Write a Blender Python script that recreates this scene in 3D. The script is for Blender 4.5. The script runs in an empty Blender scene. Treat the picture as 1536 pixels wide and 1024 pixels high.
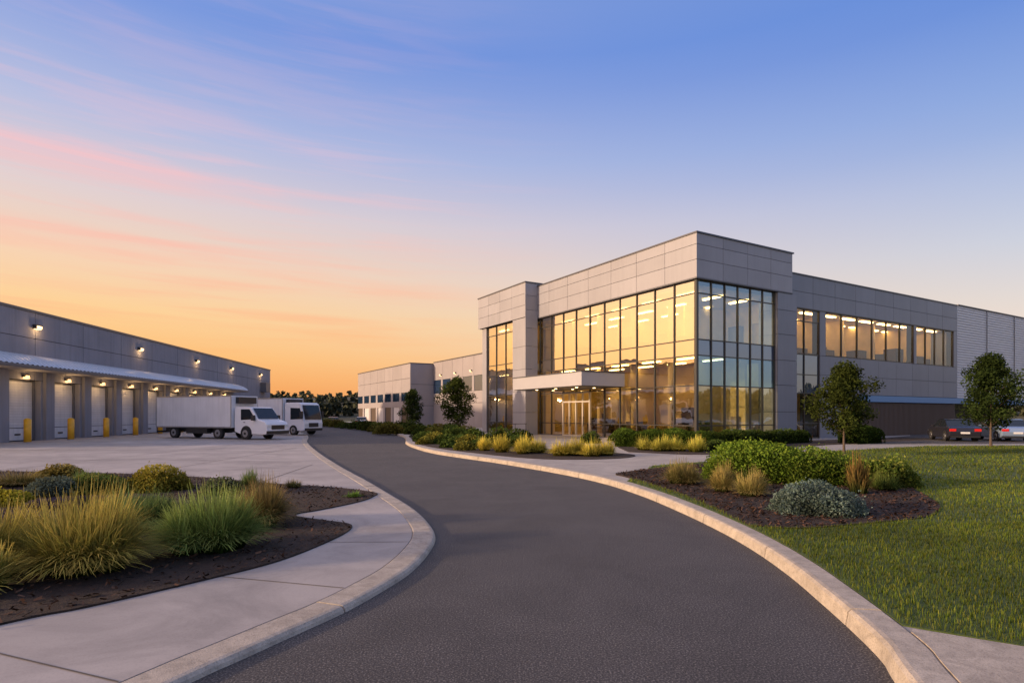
import bpy, bmesh, math, random
import numpy as np
from mathutils import Vector, Matrix
random.seed(7); rng=np.random.default_rng(7)
scene=bpy.context.scene
def s2l(c):
    return tuple(((v/12.92) if v<=.04045 else ((v+.055)/1.055)**2.4) for v in c)
# ------------------------------------------------------------------ materials
MATS={}
def nodes_of(name):
    m=bpy.data.materials.new(name); m.use_nodes=True
    nt=m.node_tree; b=nt.nodes['Principled BSDF']; MATS[name]=m
    return m,nt,b
def pmat(name,col,rough=.6,metal=0,var=.0,nscale=3.0,bump=0,bscale=50,island=0,spec=.5,streak=0):
    m,nt,b=nodes_of(name); N=nt.nodes; L=nt.links
    b.inputs['Roughness'].default_value=rough; b.inputs['Metallic'].default_value=metal
    b.inputs['Specular IOR Level'].default_value=spec
    tc=N.new('ShaderNodeTexCoord')
    n=N.new('ShaderNodeTexNoise'); n.inputs['Scale'].default_value=nscale; n.inputs['Detail'].default_value=6
    L.new(tc.outputs['Object'],n.inputs['Vector'])
    mr=N.new('ShaderNodeMapRange'); mr.inputs[1].default_value=.3; mr.inputs[2].default_value=.7
    mr.inputs[3].default_value=1-var; mr.inputs[4].default_value=1+var
    L.new(n.outputs['Fac'],mr.inputs[0])
    last=mr.outputs[0]
    def mul(a,b_):
        mm=N.new('ShaderNodeMath'); mm.operation='MULTIPLY'; L.new(a,mm.inputs[0]); L.new(b_,mm.inputs[1]); return mm.outputs[0]
    if island:
        g=N.new('ShaderNodeNewGeometry'); m2=N.new('ShaderNodeMapRange'); m2.inputs[3].default_value=1-island; m2.inputs[4].default_value=1+island
        L.new(g.outputs['Random Per Island'],m2.inputs[0]); last=mul(last,m2.outputs[0])
    if streak:   # rain streaks: noise stretched along z
        mp=N.new('ShaderNodeMapping'); mp.inputs['Scale'].default_value=(2.6,2.6,.16); L.new(tc.outputs['Object'],mp.inputs[0])
        n3=N.new('ShaderNodeTexNoise'); n3.inputs['Scale'].default_value=1.5; n3.inputs['Detail'].default_value=6; L.new(mp.outputs[0],n3.inputs['Vector'])
        m3=N.new('ShaderNodeMapRange'); m3.inputs[1].default_value=.45; m3.inputs[2].default_value=.7; m3.inputs[3].default_value=1; m3.inputs[4].default_value=1-streak
        L.new(n3.outputs['Fac'],m3.inputs[0]); last=mul(last,m3.outputs[0])
    vm=N.new('ShaderNodeVectorMath'); vm.operation='SCALE'; vm.inputs[0].default_value=col[:3]
    L.new(last,vm.inputs['Scale']); L.new(vm.outputs[0],b.inputs['Base Color'])
    if bump:
        n2=N.new('ShaderNodeTexNoise'); n2.inputs['Scale'].default_value=bscale; n2.inputs['Detail'].default_value=4
        L.new(tc.outputs['Object'],n2.inputs['Vector'])
        bp=N.new('ShaderNodeBump'); bp.inputs['Strength'].default_value=bump; bp.inputs['Distance'].default_value=.02
        L.new(n2.outputs['Fac'],bp.inputs['Height']); L.new(bp.outputs[0],b.inputs['Normal'])
    return m
def ground_mat(name,colA,colB,big,fine,colF,famt,rough,bump,bd=.006,lo=.5,hi=.68,dark=None,stain=0):
    m,nt,b=nodes_of(name); N=nt.nodes; L=nt.links
    tc=N.new('ShaderNodeTexCoord')
    n1=N.new('ShaderNodeTexNoise'); n1.inputs['Scale'].default_value=big; n1.inputs['Detail'].default_value=5; n1.inputs['Roughness'].default_value=.6
    L.new(tc.outputs['Object'],n1.inputs['Vector'])
    r1=N.new('ShaderNodeValToRGB'); r1.color_ramp.elements[0].position=.32; r1.color_ramp.elements[1].position=.68
    r1.color_ramp.elements[0].color=(*colA,1); r1.color_ramp.elements[1].color=(*colB,1)
    L.new(n1.outputs['Fac'],r1.inputs[0])
    n2=N.new('ShaderNodeTexNoise'); n2.inputs['Scale'].default_value=fine; n2.inputs['Detail'].default_value=3; n2.inputs['Roughness'].default_value=.7
    L.new(tc.outputs['Object'],n2.inputs['Vector'])
    r2=N.new('ShaderNodeMapRange'); r2.inputs[1].default_value=lo; r2.inputs[2].default_value=hi; r2.inputs[4].default_value=famt
    L.new(n2.outputs['Fac'],r2.inputs[0])
    mx=N.new('ShaderNodeMix'); mx.data_type='RGBA'; L.new(r2.outputs[0],mx.inputs['Factor']); L.new(r1.outputs[0],mx.inputs[6]); mx.inputs[7].default_value=(*colF,1)
    out=mx.outputs[2]
    if dark is not None:
        r3=N.new('ShaderNodeMapRange'); r3.inputs[1].default_value=.46; r3.inputs[2].default_value=.36; r3.inputs[4].default_value=.85
        L.new(n2.outputs['Fac'],r3.inputs[0])
        m3=N.new('ShaderNodeMix'); m3.data_type='RGBA'; L.new(r3.outputs[0],m3.inputs['Factor']); L.new(out,m3.inputs[6]); m3.inputs[7].default_value=(*dark,1); out=m3.outputs[2]
    if stain:
        n4=N.new('ShaderNodeTexNoise'); n4.inputs['Scale'].default_value=big*2.7; n4.inputs['Detail'].default_value=9; n4.inputs['Roughness'].default_value=.72; n4.inputs['Distortion'].default_value=.6
        L.new(tc.outputs['Object'],n4.inputs['Vector'])
        r4=N.new('ShaderNodeMapRange'); r4.inputs[1].default_value=.42; r4.inputs[2].default_value=.64; r4.inputs[3].default_value=1; r4.inputs[4].default_value=1-stain
        L.new(n4.outputs['Fac'],r4.inputs[0])
        v4=N.new('ShaderNodeVectorMath'); v4.operation='SCALE'; L.new(out,v4.inputs[0]); L.new(r4.outputs[0],v4.inputs['Scale']); out=v4.outputs[0]
    L.new(out,b.inputs['Base Color'])
    b.inputs['Roughness'].default_value=rough
    bp=N.new('ShaderNodeBump'); bp.inputs['Strength'].default_value=bump; bp.inputs['Distance'].default_value=bd
    L.new(n2.outputs['Fac'],bp.inputs['Height']); L.new(bp.outputs[0],b.inputs['Normal'])
    return m
asphalt=ground_mat('asphalt',(.046,.042,.042),(.066,.060,.058),.3,66,(.30,.27,.24),.8,.88,.75,.006,.52,.66,(.014,.013,.014),.22)
concrete=ground_mat('concrete',(.35,.32,.285),(.45,.41,.365),.8,110,(.22,.19,.16),.6,.8,.4,.003,stain=.2)
concrete_ap=ground_mat('apron_concrete',(.33,.295,.265),(.47,.42,.38),.25,60,(.28,.25,.22),.4,.65,.2,.003,stain=.3)
kerbm=ground_mat('kerb_concrete',(.39,.335,.27),(.52,.45,.365),2.5,80,(.22,.18,.14),.75,.85,.7,.005,stain=.28)
mulch=ground_mat('mulch',(.018,.011,.008),(.042,.026,.018),6,45,(.07,.043,.03),.7,1,1,.03)
lawnm=ground_mat('lawn',(.05,.08,.012),(.085,.115,.018),.7,60,(.04,.06,.01),.6,.9,.6,.02)
fieldm=ground_mat('field',(.05,.07,.02),(.08,.09,.03),.05,3,(.04,.05,.02),.5,1,.3,.05)
jointm=pmat('joint_dark',(.10,.085,.07),.9)
panel=pmat('metal_panel',(.31,.305,.325),.45,0,.05,.6,island=.06,streak=.06)
panel_w=pmat('metal_panel_wing',(.20,.21,.245),.42,.1,.05,.6,island=.06,streak=.06)
panel_d=pmat('metal_panel_dark',(.13,.13,.145),.45,.2,.05,.6,island=.05)
backing=pmat('joint_backing',(.03,.03,.035),.8)
precast=pmat('precast_wall',(.25,.245,.27),.8,0,.08,.5,.15,60,island=.05,streak=.14)
precast_w=pmat('precast_wall_warm',(.31,.28,.275),.8,0,.06,.4,.15,60,island=.05)
white_metal=pmat('white_metal',(.60,.60,.62),.4,.1,.04,2)
canopy_w=pmat('canopy_panel',(.40,.39,.40),.45,0,.03,1)
alum=pmat('dark_aluminium',(.055,.052,.048),.35,.3)
frame_l=pmat('light_frame',(.62,.56,.48),.4,.2)
coping=pmat('coping',(.10,.10,.115),.4,.5)
doorw=pmat('door_white',(.58,.57,.57),.5,0,.06,1,island=.04,streak=.12)
yellow=pmat('bollard_yellow',(.80,.40,.02),.45,0,.12,4)
rubber=pmat('tyre',(.018,.018,.018),.8)
steel=pmat('rim_steel',(.4,.4,.42),.35,.8)
blackp=pmat('black_plastic',(.02,.02,.022),.5)
paint_w=pmat('white_paint',(.76,.76,.78),.3,0,.03,1)
boxw=pmat('truck_box_white',(.70,.70,.72),.5,0,.06,.8,streak=.10)
carglass=pmat('vehicle_glass',(.015,.02,.025),.05,0)
paint_k=pmat('car_paint_dark',(.03,.03,.04),.2,.2)
paint_b=pmat('car_paint_blue',(.27,.36,.50),.2,.3)
paint_r=pmat('car_paint_red',(.2,.03,.03),.2,.2)
lampred=pmat('tail_lamp',(.6,.015,.01),.3)
lampw=pmat('head_lamp',(.7,.7,.68),.2)
int_wall=pmat('interior_wall',(.66,.50,.22),.8,0,.3,.5)
int_floor=pmat('interior_floor',(.34,.25,.14),.5,0,.1,2)
int_ceil=pmat('interior_ceiling',(.66,.54,.32),.9)
int_dark=pmat('interior_furniture',(.07,.045,.03),.6)
slatm=pmat('dark_slats',(.11,.08,.065),.6,.1)
bark=pmat('bark',(.10,.07,.05),.9,0,.2,20,.4,60)
def emis(name,col,st):
    m=bpy.data.materials.new(name); m.use_nodes=True; nt=m.node_tree; nt.nodes.clear()
    e=nt.nodes.new('ShaderNodeEmission'); e.inputs[0].default_value=(*col,1); e.inputs[1].default_value=st
    o=nt.nodes.new('ShaderNodeOutputMaterial'); nt.links.new(e.outputs[0],o.inputs[0]); return m
e_int=emis('interior_lamp',(1,.68,.29),15)
e_int2=emis('lobby_lamp',(1,.66,.27),17)
e_pack=emis('wall_lamp_glow',(1,.66,.32),3.2)
e_dock=emis('dock_lamp_glow',(1,.56,.2),4)
def glassmat(name,base,tint,ior=1.7,solid=None,gcol=(.95,.93,.9)):
    m=bpy.data.materials.new(name); m.use_nodes=True; nt=m.node_tree; N=nt.nodes; L=nt.links; N.clear()
    if solid: t=N.new('ShaderNodeBsdfDiffuse'); t.inputs[0].default_value=(*solid,1)
    else: t=N.new('ShaderNodeBsdfTransparent'); t.inputs[0].default_value=(*tint,1)
    g=N.new('ShaderNodeBsdfGlossy'); g.inputs['Roughness'].default_value=.012; g.inputs[0].default_value=(*gcol,1)
    tc=N.new('ShaderNodeTexCoord'); nz=N.new('ShaderNodeTexNoise'); nz.inputs['Scale'].default_value=.7; L.new(tc.outputs['Object'],nz.inputs['Vector'])
    bp=N.new('ShaderNodeBump'); bp.inputs['Strength'].default_value=.25; bp.inputs['Distance'].default_value=.03; L.new(nz.outputs['Fac'],bp.inputs['Height']); L.new(bp.outputs[0],g.inputs['Normal'])
    f=N.new('ShaderNodeFresnel'); f.inputs[0].default_value=ior
    a=N.new('ShaderNodeMath'); a.operation='ADD'; a.use_clamp=True; a.inputs[1].default_value=base; L.new(f.outputs[0],a.inputs[0])
    mx=N.new('ShaderNodeMixShader'); L.new(a.outputs[0],mx.inputs[0]); L.new(t.outputs[0],mx.inputs[1]); L.new(g.outputs[0],mx.inputs[2])
    o=N.new('ShaderNodeOutputMaterial'); L.new(mx.outputs[0],o.inputs[0]); return m
glass=glassmat('curtain_glass',.52,(.66,.64,.54),1.7,None,(.95,.88,.76))
glass_lo=glassmat('lobby_glass',.34,(.78,.76,.62),1.6,None,(.95,.88,.76))
glass_side=glassmat('side_glass',.26,(.68,.78,.74),1.7,None,(.55,.72,.90))
glass_blue=glassmat('blue_glass',.42,(.22,.42,.60),1.7,None,(.30,.50,.78))
glass2=glassmat('window_glass',.05,(.92,.88,.78),1.5,None,(.6,.72,.9))
spandrel=glassmat('spandrel_glass',.28,None,1.7,(.02,.045,.09),(.45,.55,.72))
spandrel_f=glassmat('spandrel_glass_front',.48,None,1.7,(.08,.06,.04),(.95,.88,.76))
def folmat(name,trans=.3):
    m=bpy.data.materials.new(name); m.use_nodes=True; nt=m.node_tree; N=nt.nodes; L=nt.links; N.clear()
    at=N.new('ShaderNodeAttribute'); at.attribute_name='Col'
    d=N.new('ShaderNodeBsdfDiffuse'); L.new(at.outputs['Color'],d.inputs[0])
    o=N.new('ShaderNodeOutputMaterial')
    if trans:
        t=N.new('ShaderNodeBsdfTranslucent'); L.new(at.outputs['Color'],t.inputs[0])
        mx=N.new('ShaderNodeMixShader'); mx.inputs[0].default_value=trans
        L.new(d.outputs[0],mx.inputs[1]); L.new(t.outputs[0],mx.inputs[2]); L.new(mx.outputs[0],o.inputs[0])
    else: L.new(d.outputs[0],o.inputs[0])
    return m
foliage=folmat('foliage',.28)
farfol=folmat('distant_foliage',0)
chipm=folmat('mulch_chips',0)
# ------------------------------------------------------------------ mesh helpers
def link(o,parent=None):
    scene.collection.objects.link(o)
    if parent: o.parent=parent
    return o
def empty(name,loc=(0,0,0),rz=0):
    e=bpy.data.objects.new(name,None); e.location=loc; e.rotation_euler=(0,0,rz); e.empty_display_size=.5
    return link(e)
class MB:
    def __init__(s): s.v=[]; s.f=[]; s.mi=[]; s.m=[]; s.sm=[]
    def _m(s,m):
        if m not in s.m: s.m.append(m)
        return s.m.index(m)
    def poly(s,pts,m,smooth=False):
        b=len(s.v); s.v+=[tuple(p) for p in pts]; s.f.append(tuple(range(b,b+len(pts)))); s.mi.append(s._m(m)); s.sm.append(smooth)
    def mesh(s,V,F,m,smooth=False):
        b=len(s.v); s.v+=[tuple(p) for p in V]
        for f in F: s.f.append(tuple(b+i for i in f)); s.mi.append(s._m(m)); s.sm.append(smooth)
    def box(s,x0,x1,y0,y1,z0,z1,m):
        if x0>x1:x0,x1=x1,x0
        if y0>y1:y0,y1=y1,y0
        V=[(x0,y0,z0),(x1,y0,z0),(x1,y1,z0),(x0,y1,z0),(x0,y0,z1),(x1,y0,z1),(x1,y1,z1),(x0,y1,z1)]
        s.mesh(V,[(3,2,1,0),(4,5,6,7),(0,1,5,4),(1,2,6,5),(2,3,7,6),(3,0,4,7)],m)
    def cyl(s,c,r,h,axis,m,n=20,r2=None):
        r2=r if r2 is None else r2; V=[];
        for k,(rr,t) in enumerate(((r,0),(r2,h))):
            for i in range(n):
                a=2*math.pi*i/n; p=(rr*math.cos(a),rr*math.sin(a))
                if axis=='z': V.append((c[0]+p[0],c[1]+p[1],c[2]+t))
                elif axis=='y': V.append((c[0]+p[0],c[1]+t,c[2]+p[1]))
                else: V.append((c[0]+t,c[1]+p[0],c[2]+p[1]))
        F=[(i,(i+1)%n,n+(i+1)%n,n+i) for i in range(n)]
        s.mesh(V,F,m,True); b=len(s.v)-2*n
        s.f.append(tuple(b+i for i in range(n))[::-1]); s.mi.append(s._m(m)); s.sm.append(False)
        s.f.append(tuple(b+n+i for i in range(n))); s.mi.append(s._m(m)); s.sm.append(False)
    def extr_xz(s,prof,y0,y1,m,inset=0):
        n=len(prof); V=[(x,y0,z) for x,z in prof]+[(x,y1,z) for x,z in prof]
        F=[tuple(range(n))[::-1],tuple(range(n,2*n))]+[(i,(i+1)%n,n+(i+1)%n,n+i) for i in range(n)]
        s.mesh(V,F,m)
    def obj(s,name,parent=None,bevel=0,fixn=True):
        me=bpy.data.meshes.new(name); me.from_pydata(s.v,[],s.f)
        for m in s.m: me.materials.append(m)
        me.polygons.foreach_set('material_index',s.mi); me.polygons.foreach_set('use_smooth',s.sm)
        if fixn:
            bm=bmesh.new(); bm.from_mesh(me); bmesh.ops.recalc_face_normals(bm,faces=bm.faces); bm.to_mesh(me); bm.free()
        me.update(); o=bpy.data.objects.new(name,me); link(o,parent)
        if bevel:
            md=o.modifiers.new('bevel','BEVEL'); md.width=bevel; md.segments=2; md.limit_method='ANGLE'; md.angle_limit=math.radians(35)
        return o
def catmull(P,n=8):
    P=[np.array(p,float) for p in P]; P=[2*P[0]-P[1]]+P+[2*P[-1]-P[-2]]; out=[]
    for i in range(1,len(P)-2):
        for k in range(n):
            t=k/n; p0,p1,p2,p3=P[i-1:i+3]
            out.append(.5*((2*p1)+(-p0+p2)*t+(2*p0-5*p1+4*p2-p3)*t*t+(-p0+3*p1-3*p2+p3)*t**3))
    out.append(P[-2]); return np.array(out)
def offset(C,d):
    T=np.gradient(C,axis=0); T/=np.linalg.norm(T,axis=1)[:,None]
    return C+np.stack([T[:,1],-T[:,0]],1)*d
def resample(C,step):
    s=np.r_[0,np.cumsum(np.linalg.norm(np.diff(C,axis=0),axis=1))]; q=np.arange(0,s[-1],step)
    return np.stack([np.interp(q,s,C[:,0]),np.interp(q,s,C[:,1])],1),q
def slab(name,pts,z,th,mat,parent=None):
    bm=bmesh.new(); vs=[bm.verts.new((p[0],p[1],z)) for p in pts]; f=bm.faces.new(vs)
    f.normal_update()
    if f.normal.z<0: f.normal_flip()
    if th>0:
        r=bmesh.ops.extrude_face_region(bm,geom=[f]); nv=[g for g in r['geom'] if isinstance(g,bmesh.types.BMVert)]
        for v in nv: v.co.z=z-th
    bmesh.ops.recalc_face_normals(bm,faces=bm.faces)
    bmesh.ops.triangulate(bm,faces=bm.faces[:])
    if th<=0:
        for ff in bm.faces:
            ff.normal_update()
            if ff.normal.z<0: ff.normal_flip()
    me=bpy.data.meshes.new(name); bm.to_mesh(me); bm.free(); me.materials.append(mat)
    return link(bpy.data.objects.new(name,me),parent)
def inpoly(px,py,P):
    P=np.asarray(P); x0,y0=P[:,0],P[:,1]; x1,y1=np.roll(x0,-1),np.roll(y0,-1); ins=np.zeros(len(px),bool)
    for a,b,c,d in zip(x0,y0,x1,y1):
        if b==d: continue
        ins^=((b>py)!=(d>py))&(px<(c-a)*(py-b)/(d-b)+a)
    return ins
def npmesh(name,V,F,C,mat,parent=None,smooth=False):
    me=bpy.data.meshes.new(name); me.vertices.add(len(V)); me.vertices.foreach_set('co',V.astype(np.float32).ravel())
    me.loops.add(F.size); me.loops.foreach_set('vertex_index',F.astype(np.int32).ravel())
    me.polygons.add(len(F)); k=F.shape[1]
    me.polygons.foreach_set('loop_start',np.arange(0,F.size,k,dtype=np.int32))
    me.polygons.foreach_set('loop_total',np.full(len(F),k,dtype=np.int32))
    ca=me.color_attributes.new('Col','FLOAT_COLOR','POINT')
    ca.data.foreach_set('color',np.c_[C,np.ones(len(C))].astype(np.float32).ravel())
    me.materials.append(mat); me.update(); me.validate()
    return link(bpy.data.objects.new(name,me),parent)
# ------------------------------------------------------------------ ground layout (metres, camera stands at 0,0)
RK=[(-6,-9),(-2.6,-5),(-.2,-2),(1.2,.6),(2.05,2.5),(2.56,3.95),(2.69,4.3),(2.81,4.85),(2.94,5.6),(3.09,6.6),(3.19,7.8),(3.2,9.1),(3.1,10.9),(2.86,13.1),(2.33,15.6),(1.28,18.3),(-.6,22.0),(-1.85,24.1),(-3.66,27.4),(-5.3,31.8),(-6.6,36.5),(-7.6,42),(-9.6,50),(-16.3,69),(-32,99),(-60,145)]
LK=[(-10,-9),(-6.2,-4),(-4,-.6),(-2.75,2.4),(-2.14,3.95),(-1.98,4.3),(-1.77,4.77),(-1.5,5.37),(-1.29,6.04),(-1.13,6.73),(-1.06,7.64),(-1.09,8.55),(-1.29,9.46),(-1.76,10.9),(-2.6,12.9),(-3.92,15.9),(-5.95,20.4),(-8.94,27.4),(-13.1,37.8),(-20.1,56.8),(-33,80),(-52,112)]
rk=catmull(RK,8); lk=catmull(LK,8)
slab('ground',[(-2500,-2500),(2500,-2500),(2500,2500),(-2500,2500)],-.12,0,fieldm)
slab('asphalt_road',[(-60,-14),(14,-14),(14,60),(14,150),(-90,150),(-60,60)],0,0.08,asphalt)
rko=offset(rk,.30); lko=offset(lk,-.36)
slab('entrance_pavement',[tuple(p) for p in rko]+[(120,145),(120,-9)],.14,.2,concrete)
ap=[tuple(p) for p in lko]+[(-80,112),(-80,-9)]
slab('concrete_apron',ap,.055,.15,concrete_ap)
def kerb(name,C,side,w,h,seg,mat):
    R,q=resample(C,.12); n=max(2,int(seg/.12)); O=offset(R,side*w); mb=MB()
    prof=[(0.0,-.06),(0.03/w,h-.03),(.055/w,h-.006),(.09/w,h),(1-.02/w,h),(1,h-.012),(1,-.06)]
    L=[R+(O-R)*t for t,z in prof]
    i=0
    while i<len(R)-2:
        j=min(i+n,len(R)-1); V=[]; dz=random.uniform(-.003,.003)
        for k in range(i,j+1):
            for a,(t,z) in enumerate(prof):
                p=L[a][k].copy()
                if k==i and i>0: p=p+(L[a][k+1]-p)*.08
                if k==j: p=p+(L[a][k-1]-p)*.08
                V.append((p[0],p[1],z+dz))
        m=len(prof); F=[]
        for k in range(j-i):
            for a in range(m-1): F.append((k*m+a,(k+1)*m+a,(k+1)*m+a+1,k*m+a+1))
        F.append(tuple(range(m))); F.append(tuple((j-i)*m+a for a in range(m))[::-1])
        mb.mesh(V,F,mat); i=j
    return mb.obj(name)
kerb('kerb',rk,1,.30,.15,2.4,kerbm)
kerb('kerb',lk,-1,.355,.062,2.4,kerbm)
nk=[p for p in rko if -4<p[1]<4.5]
slab('pavement',[tuple(p) for p in nk]+[(3.1,4.55),(3.65,4.2),(4.6,3.8),(7,3.3),(14,2.9),(14,-4)],.152,.02,kerbm)
bedL=[(-7,1.0),(-5.2,3.3),(-4.24,4.9),(-3.85,5.33),(-3.27,6.16),(-2.77,7.03),(-2.5,8.23),(-2.46,9.0),(-2.62,9.4),(-3.1,9.7),(-3.7,10.1),(-3.75,10.4),(-3.5,10.8),(-3.06,11.8),(-2.95,12.6),(-3.1,13.2),(-4.27,14.1),(-6.25,15.0),(-9.15,16.6),(-12.96,17.7),(-17,18.2),(-27,18.5),(-30,12),(-26,2)]
bedLc=catmull(bedL+[bedL[0]],5)[:-1]
slab('mulch_bed',[tuple(p) for p in bedLc],.075,.05,mulch)
bedR=[(3.55,8.75),(4.18,8.55),(5.38,8.93),(6.6,9.45),(7.4,10.2),(8.1,11.3),(9.3,14.1),(10.3,17.5),(9.6,19.8),(7.4,20.2),(4.86,18.5),(3.0,16.6),(3.05,15.6),(3.45,13),(3.6,11),(3.56,9.5)]
bedRc=catmull(bedR+[bedR[0]],5)[:-1]
bed1=[(-6.1,36.5),(-5.0,32.4),(-3.3,28.4),(-1.4,25.2),(.5,22.6),(2.2,21.8),(4.3,22.6),(5.0,24.6),(3.2,27.2),(.6,29.6),(-1.0,33),(-2,38),(-3,46),(-6,52),(-8.2,48),(-7,41)]
bed1c=catmull(bed1+[bed1[0]],5)[:-1]
bed3=[(5.2,26.2),(7.2,24.6),(9.4,24.6),(10.5,27),(17.5,32.5),(30,40.5),(28.5,43.2),(11.3,33.3),(9.6,35.2),(6.3,34),(5.4,30)]
LAWN=[tuple(p) for p in rko if 4.6<p[1]<15.0]+[(4.6,19.2),(7.6,21.4),(10.5,23.6),(14,26.5),(22,31.2),(45,33),(90,36),(90,2.5),(14,2.93),(7,3.33),(4.6,3.83),(3.65,4.23)]
slab('lawn',LAWN,.150,.02,lawnm)
slab('mulch_bed',[tuple(p) for p in bedRc],.165,.03,mulch)
slab('mulch_bed',[tuple(p) for p in bed1c],.160,.03,mulch)
slab('mulch_bed',bed3,.160,.03,mulch)
slab('parking_lot',[(20.5,33.4),(46,35),(90,38),(90,100),(44,66),(31.5,46.5),(22,38)],.156,.03,asphalt)
mb=MB()
def strip(p,q,w,z,m=jointm):
    p=np.array(p,float); q=np.array(q,float); d=(q-p)/np.linalg.norm(q-p); n=np.array([-d[1],d[0]])*w/2
    mb.poly([(*(p-n),z),(*(q-n),z),(*(q+n),z),(*(p+n),z)],m)
R,q=resample(lk,.05)
O=offset(R,-.365)
T=offset(R,-1)-R
for s_at in [8.2,10.6,12.9,15.0,17.3,19.6]:
    i=min(int(s_at/.05),len(R)-1); d=T[i]
    L=.4
    while L<3.6:
        p=R[i]+d*L
        if inpoly(np.array([p[0]]),np.array([p[1]]),bedLc)[0]: break
        L+=.05
    strip(O[i],R[i]+d*(L),.014,.0595)
for k in range(1,12):
    y=18+k*6; strip((-31.5-.1*(y-37),y),(np.interp(y,lk[:,1],lk[:,0])-.4,y-2),.03,.0595)
for x in (-6.5,-11,-16,-21,-26):
    y0=np.interp(-x,[4.3,6.3,9.2,13,17,30],[14.1,15,16.6,17.7,18.2,18.6])+.05
    y1=min(90,np.interp(-x,-lk[100:,0],lk[100:,1])-1)
    if y1>y0: strip((x,y0),(x-.5,y1),.03,.0599)
for y in (26,31,36,41): strip((-2 if y<30 else -3,y),(6,y-3),.02,.1445)
mb.obj('paving_joints',fixn=False)
def chips(name,P,n,z,size,ylim):
    P=np.asarray(P); x=rng.uniform(P[:,0].min(),P[:,0].max(),n*4); y=rng.uniform(P[:,1].min(),ylim,n*4)
    k=inpoly(x,y,P); x,y=x[k][:n],y[k][:n]; m=len(x)
    a=rng.uniform(0,2*np.pi,m); L=size*rng.uniform(.5,1.6,m); w=L*rng.uniform(.2,.45,m)
    d=np.stack([np.cos(a),np.sin(a),rng.normal(0,.35,m)],1); e=np.stack([-np.sin(a),np.cos(a),rng.normal(0,.35,m)],1)
    c=np.stack([x,y,z+rng.uniform(.002,.03,m)],1); d*=L[:,None]; e*=w[:,None]
    V=np.stack([c-d-e,c+d-e*.6,c+d+e,c-d*.8+e],1).reshape(-1,3); F=np.arange(4*m).reshape(m,4)
    b=rng.uniform(.25,1.5,m)[:,None]**1.8; C=np.repeat(np.array([[.075,.043,.029]])*b,4,0)
    npmesh(name,V,F,C,chipm)
chips('mulch',bedLc,46000,.078,.024,18.3)
chips('mulch',bedRc,16000,.168,.024,20)
# ------------------------------------------------------------------ vegetation
def blades(x,y,z,h,spread,w,colfn,segs=3,azi=None):
    n=len(x); a=rng.uniform(0,2*np.pi,n) if azi is None else azi
    out=np.stack([np.cos(a),np.sin(a)],1); side=np.stack([-np.sin(a),np.cos(a)],1)
    V=np.zeros((n,(segs+1)*2,3)); C=np.zeros((n,(segs+1)*2,3))
    droop=np.clip(spread/np.maximum(h,.01),0,1.6)
    for k in range(segs+1):
        t=k/segs
        r=spread*(t**1.25); zz=z+h*(t*1.28-droop*.55*t**2.5)
        cx=x+out[:,0]*r; cy=y+out[:,1]*r; ww=w*(1-.85*t**1.5)
        V[:,2*k]=np.stack([cx-side[:,0]*ww,cy-side[:,1]*ww,zz],1); V[:,2*k+1]=np.stack([cx+side[:,0]*ww,cy+side[:,1]*ww,zz],1)
        c=colfn(t,n); C[:,2*k]=c; C[:,2*k+1]=c
    b=np.arange(n)[:,None]*(segs+1)*2
    F=np.concatenate([np.concatenate([b+2*k,b+2*k+1,b+2*k+3,b+2*k+2],1) for k in range(segs)],0)
    return V.reshape(-1,3),F,C.reshape(-1,3)
def ograss(x0,y0,r,h,base,tip,z=.08,n=1500,name='ornamental_grass',w=.0065):
    nt_=9; ta=rng.uniform(0,2*np.pi,nt_); tr_=r*.42*np.sqrt(rng.uniform(0,1,nt_)); tx_=x0+np.cos(ta)*tr_; ty_=y0+np.sin(ta)*tr_; th_=rng.uniform(.72,1.15,nt_); tv=rng.uniform(.7,1.3,nt_)
    ti=rng.integers(0,nt_,n); a=rng.uniform(0,2*np.pi,n); rr=r*.2*np.sqrt(rng.uniform(0,1,n))
    x=tx_[ti]+np.cos(a)*rr; y=ty_[ti]+np.sin(a)*rr
    az0=np.arctan2(y-y0,x-x0); az=az0+rng.normal(0,.8,n)
    lean=rng.uniform(0,1,n)**.7
    hh=h*th_[ti]*(rng.uniform(.65,1.1,n))*(1.0-.40*lean); sp=r*(.10+.78*lean)*rng.uniform(.7,1.1,n)
    base=np.array(base)*1.25; tip=np.array(tip)*1.15; v=(rng.uniform(.55,1.4,n)*tv[ti])[:,None]
    hue=rng.uniform(0,1,n)[:,None]
    def cf(t,n):
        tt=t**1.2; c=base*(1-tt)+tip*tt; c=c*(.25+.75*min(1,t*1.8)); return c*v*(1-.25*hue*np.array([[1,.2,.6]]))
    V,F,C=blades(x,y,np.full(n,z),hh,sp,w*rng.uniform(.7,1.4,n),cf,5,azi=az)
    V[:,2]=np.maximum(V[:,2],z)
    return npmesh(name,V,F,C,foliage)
def leafquads(c,size,col,nbias=None,flat=.55):
    m=len(c); d=rng.normal(size=(m,3)); d/=np.linalg.norm(d,axis=1)[:,None]; e=rng.normal(size=(m,3))
    e-=d*(d*e).sum(1)[:,None]; e/=np.linalg.norm(e,axis=1)[:,None]
    s=(size*rng.uniform(.6,1.4,m))[:,None]; d=d*s; e=e*s*flat
    V=np.stack([c-d,c+e,c+d,c-e],1).reshape(-1,3); return V,np.arange(4*m).reshape(m,4),np.repeat(col,4,0)
def bumpf(d,seed,k=5):
    r=np.random.default_rng(seed); o=np.zeros(len(d))
    for i in range(k):
        v=r.normal(size=3)*(2+i*1.3); o+=np.sin(d@v+r.uniform(0,6))/(1+.6*i)
    return o
SD=[0]
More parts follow.
